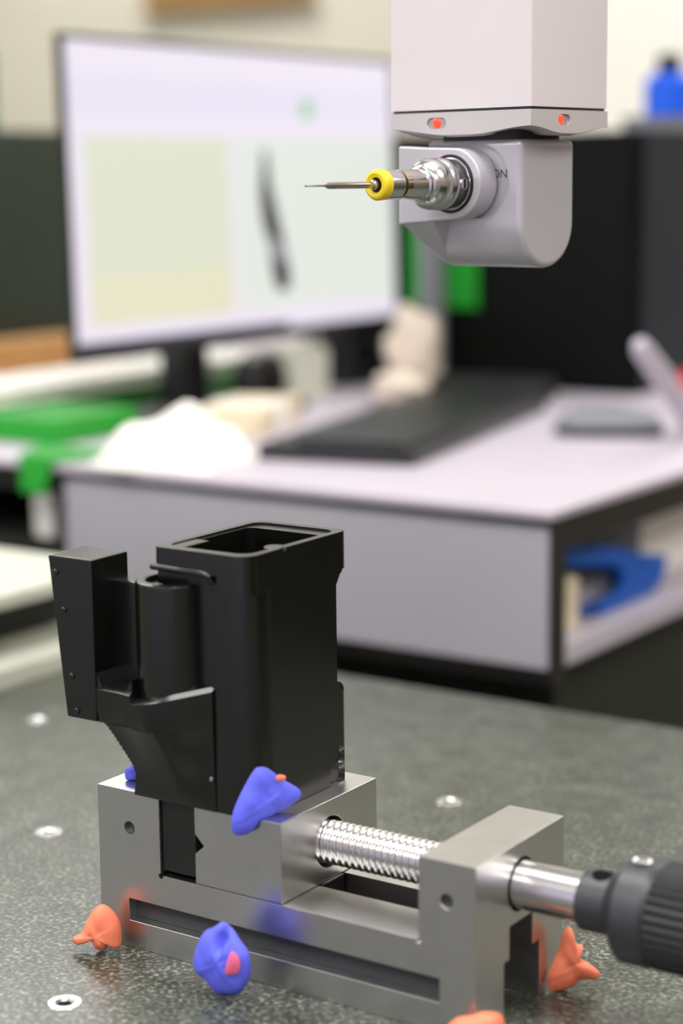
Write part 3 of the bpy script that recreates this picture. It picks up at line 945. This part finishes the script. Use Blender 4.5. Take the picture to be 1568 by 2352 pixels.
# crumpled white cloth on the front edge
bm = B()
nx, ny = 26, 20
vs = []
for i in range(nx + 1):
    row = []
    for k_ in range(ny + 1):
        a, c = -1 + 2 * i / nx, -1 + 2 * k_ / ny
        q = max(0, 1 - (abs(a) ** 2.4 + abs(c) ** 2.4))
        z = 47 * q ** 0.8 * (0.72 + .25 * sin(a * 4 + 1) * cos(c * 5)) + 3.0 * sin(a * 9 + c * 4) * q + 2.0
        row.append(bm.verts.new(((a * 58 + 6 * sin(c * 4)) * S, (c * 62 + 6 * sin(a * 5)) * S, z * S)))
    vs.append(row)
for i in range(nx):
    for k_ in range(ny):
        bm.faces.new((vs[i][k_], vs[i + 1][k_], vs[i + 1][k_ + 1], vs[i][k_ + 1]))
r = bmesh.ops.extrude_face_region(bm, geom=bm.faces[:])
for g_ in r['geom']:
    if isinstance(g_, bmesh.types.BMVert):
        g_.co.z -= 1.8 * S
o = obj('cleaning_cloth', bm, M_paper, smooth=60)
o.location = Vector((-472, 640, 100.2)) * S
o.rotation_euler = (0, 0, radians(12))
tag(o, 'crumpled white cloth heaped on the front edge of the desk', 'cloth')
t = thing('cream_pack', (-555, 850, 100), 'flat cream pack lying behind the crumpled white cloth', 'box', 20)
obj('carton', box(-34, 34, -70, 70, 0, 24), M_cream, t, bevel=3)
obj('label_band', box(-34.4, 34.4, -20, 20, 2, 24.5), M_paper, t)
# clutter under and behind the monitor
t = thing('tape_roll', (-640, 985, 100), 'black tape roll standing under the monitor', 'tape')
obj('roll', lathe([(-14, 28), (14, 28), (14, 14), (-14, 14), (-14, 28)], 'x', (0, 0, 28.2), 32), M_plastic, t)
obj('core', lathe([(-14.5, 14), (14.5, 14), (14.5, 12), (-14.5, 12), (-14.5, 14)], 'x', (0, 0, 28.2), 32), M_edge, t)
t = thing('grey_carton', (-660, 1065, 100), 'grey box under the monitor beside the black tape roll', 'box')
obj('carton', box(-30, 30, -34, 34, 0, 52), M_greysteel, t, bevel=2)
obj('flap', box(-30, 30, -34, 34, 52.2, 53.2), M_greysteel, t)
t = thing('spray_bottle', (-690, 1140, 100), 'white bottle with a blue band under the monitor', 'bottle')
obj('body', lathe([(0, 20), (3, 22), (48, 22), (56, 15), (62, 9)], 'z', (0, 0, 0), 28), M_paper, t)
obj('blue_band', lathe([(16, 22.3), (34, 22.3)], 'z', (0, 0, 0), 28), M_blue, t)
obj('cap', lathe([(61, 9), (70, 9), (71, 7)], 'z', (0, 0, 0), 20), M_teal, t)
t = thing('black_cup', (-695, 1225, 100), 'black cup under the right end of the monitor', 'cup')
obj('body', lathe([(0, 26), (70, 32), (70, 29), (4, 23), (3, 0)], 'z', (0, 0, 0), 32), M_plastic, t)
obj('handle', tube([(30, 0, 55), (46, 0, 50), (46, 0, 24), (28, 0, 18)], 4, 10), M_plastic, t)
# beige crumpled bags beside the monitor
def crumple(name, c, r, label, m, seed):
    rg = random.Random(seed)
    bm = B()
    bmesh.ops.create_icosphere(bm, subdivisions=3, radius=1)
    ph = [rg.uniform(0, 6) for _ in range(6)]
    for v in bm.verts:
        d = v.co.normalized()
        k = 1 + .12 * sin(5 * d.x + ph[0]) * sin(4 * d.y + ph[1]) + .1 * sin(7 * d.z + ph[2] + 3 * d.x) + rg.uniform(-.03, .03)
        v.co = Vector((d.x * r[0] * k, d.y * r[1] * k, max(-r[2] * .92, d.z * r[2] * k))) * S
    o = obj(name, bm, m, smooth=25)
    o.location = (Vector(c) + Vector((0, 0, r[2] * .92))) * S
    return tag(o, label, 'bag')


M_bag = mat('beige_bag', srgb(226, 212, 194), 0.7, var=0.05, vscale=50)
crumple('paper_bag', (-566, 1165, 100), (30, 34, 50), 'tall beige crumpled bag beside the right edge of the monitor', M_bag, 3)
crumple('paper_bag', (-530, 1085, 100), (26, 30, 19), 'small beige crumpled bag lying in front of the tall beige bag', M_bag, 5)
# grey post and green bottle beside the monitor
t = thing('grey_post', (-583, 1236, 100), 'slim grey post standing between the monitor and the black cabinet', 'post')
obj('pole', lathe([(0, 15), (220, 15)], 'z', (0, 0, 0), 24), M_grey, t)
obj('base', lathe([(0, 24), (6, 24), (8, 20)], 'z', (0, 0, 0), 32), M_plastic, t)
t = thing('green_cloth', (-580, 1261, 100), 'bright green cloth hung behind the grey post', 'cloth')
gc = []
for i in range(15):
    gc.append((-50 + i * 6.6, 2.5 * sin(i * 1.3)))
gp_ = gc + [(x_, y_ + 3) for x_, y_ in gc[::-1]]
obj('drape', prism(gp_, 'z', 90, 205), M_green, t, smooth=60)
obj('hanger', box(-52, 46, -3, 5, 204, 212), M_plastic, t, bevel=1)

t = thing('reflected_cabinet', (1700, 2700, FZ), 'tall dark cabinet added out of view for the steel to reflect, against the back wall, far right of the desk', 'cabinet')  # unseen cabinet, put in to darken what the vise sides mirror
obj('housing', box(-800, 800, -280, 280, 60, 1500), M_cabinet_green, t, bevel=4)
obj('plinth', box(-780, 780, -260, 270, 0, 60), M_darkin, t)
for x in (-400, 400):
    obj('door', box(x - 390, x + 390, -284, -280, 80, 1480), M_cabinet_green, t, bevel=1)

# ------------------------------------------------------------------ on the back wall
t = thing('whiteboard', (-700, 2990, 100), 'bright white board on the back wall right of the probe column', 'whiteboard')
obj('board', box(-750, 900, -8, 8, -100, 1500), M_paper, t, bevel=2)
obj('frame', box(-770, -750, -12, 9.5, -120, 1520), M_grey, t, bevel=2)
obj('frame', box(900, 920, -12, 9.5, -120, 1520), M_grey, t, bevel=2)
t = thing('notice_board', (-2180, 2985, 1000), 'brown wooden notice board high on the cream back wall', 'board')
obj('board', box(-260, 210, -8, 14, -262, 400), M_wood, t, bevel=2)
obj('frame', box(-272, 222, -14, 14, -275, -262), M_wood, t, bevel=2)

# even shading over the bevelled faces
for o in set(BEV):
    if any(p.use_smooth for p in o.data.polygons):
        md = o.modifiers.new('weighted', 'WEIGHTED_NORMAL')
        md.keep_sharp = True
        md.weight = 80
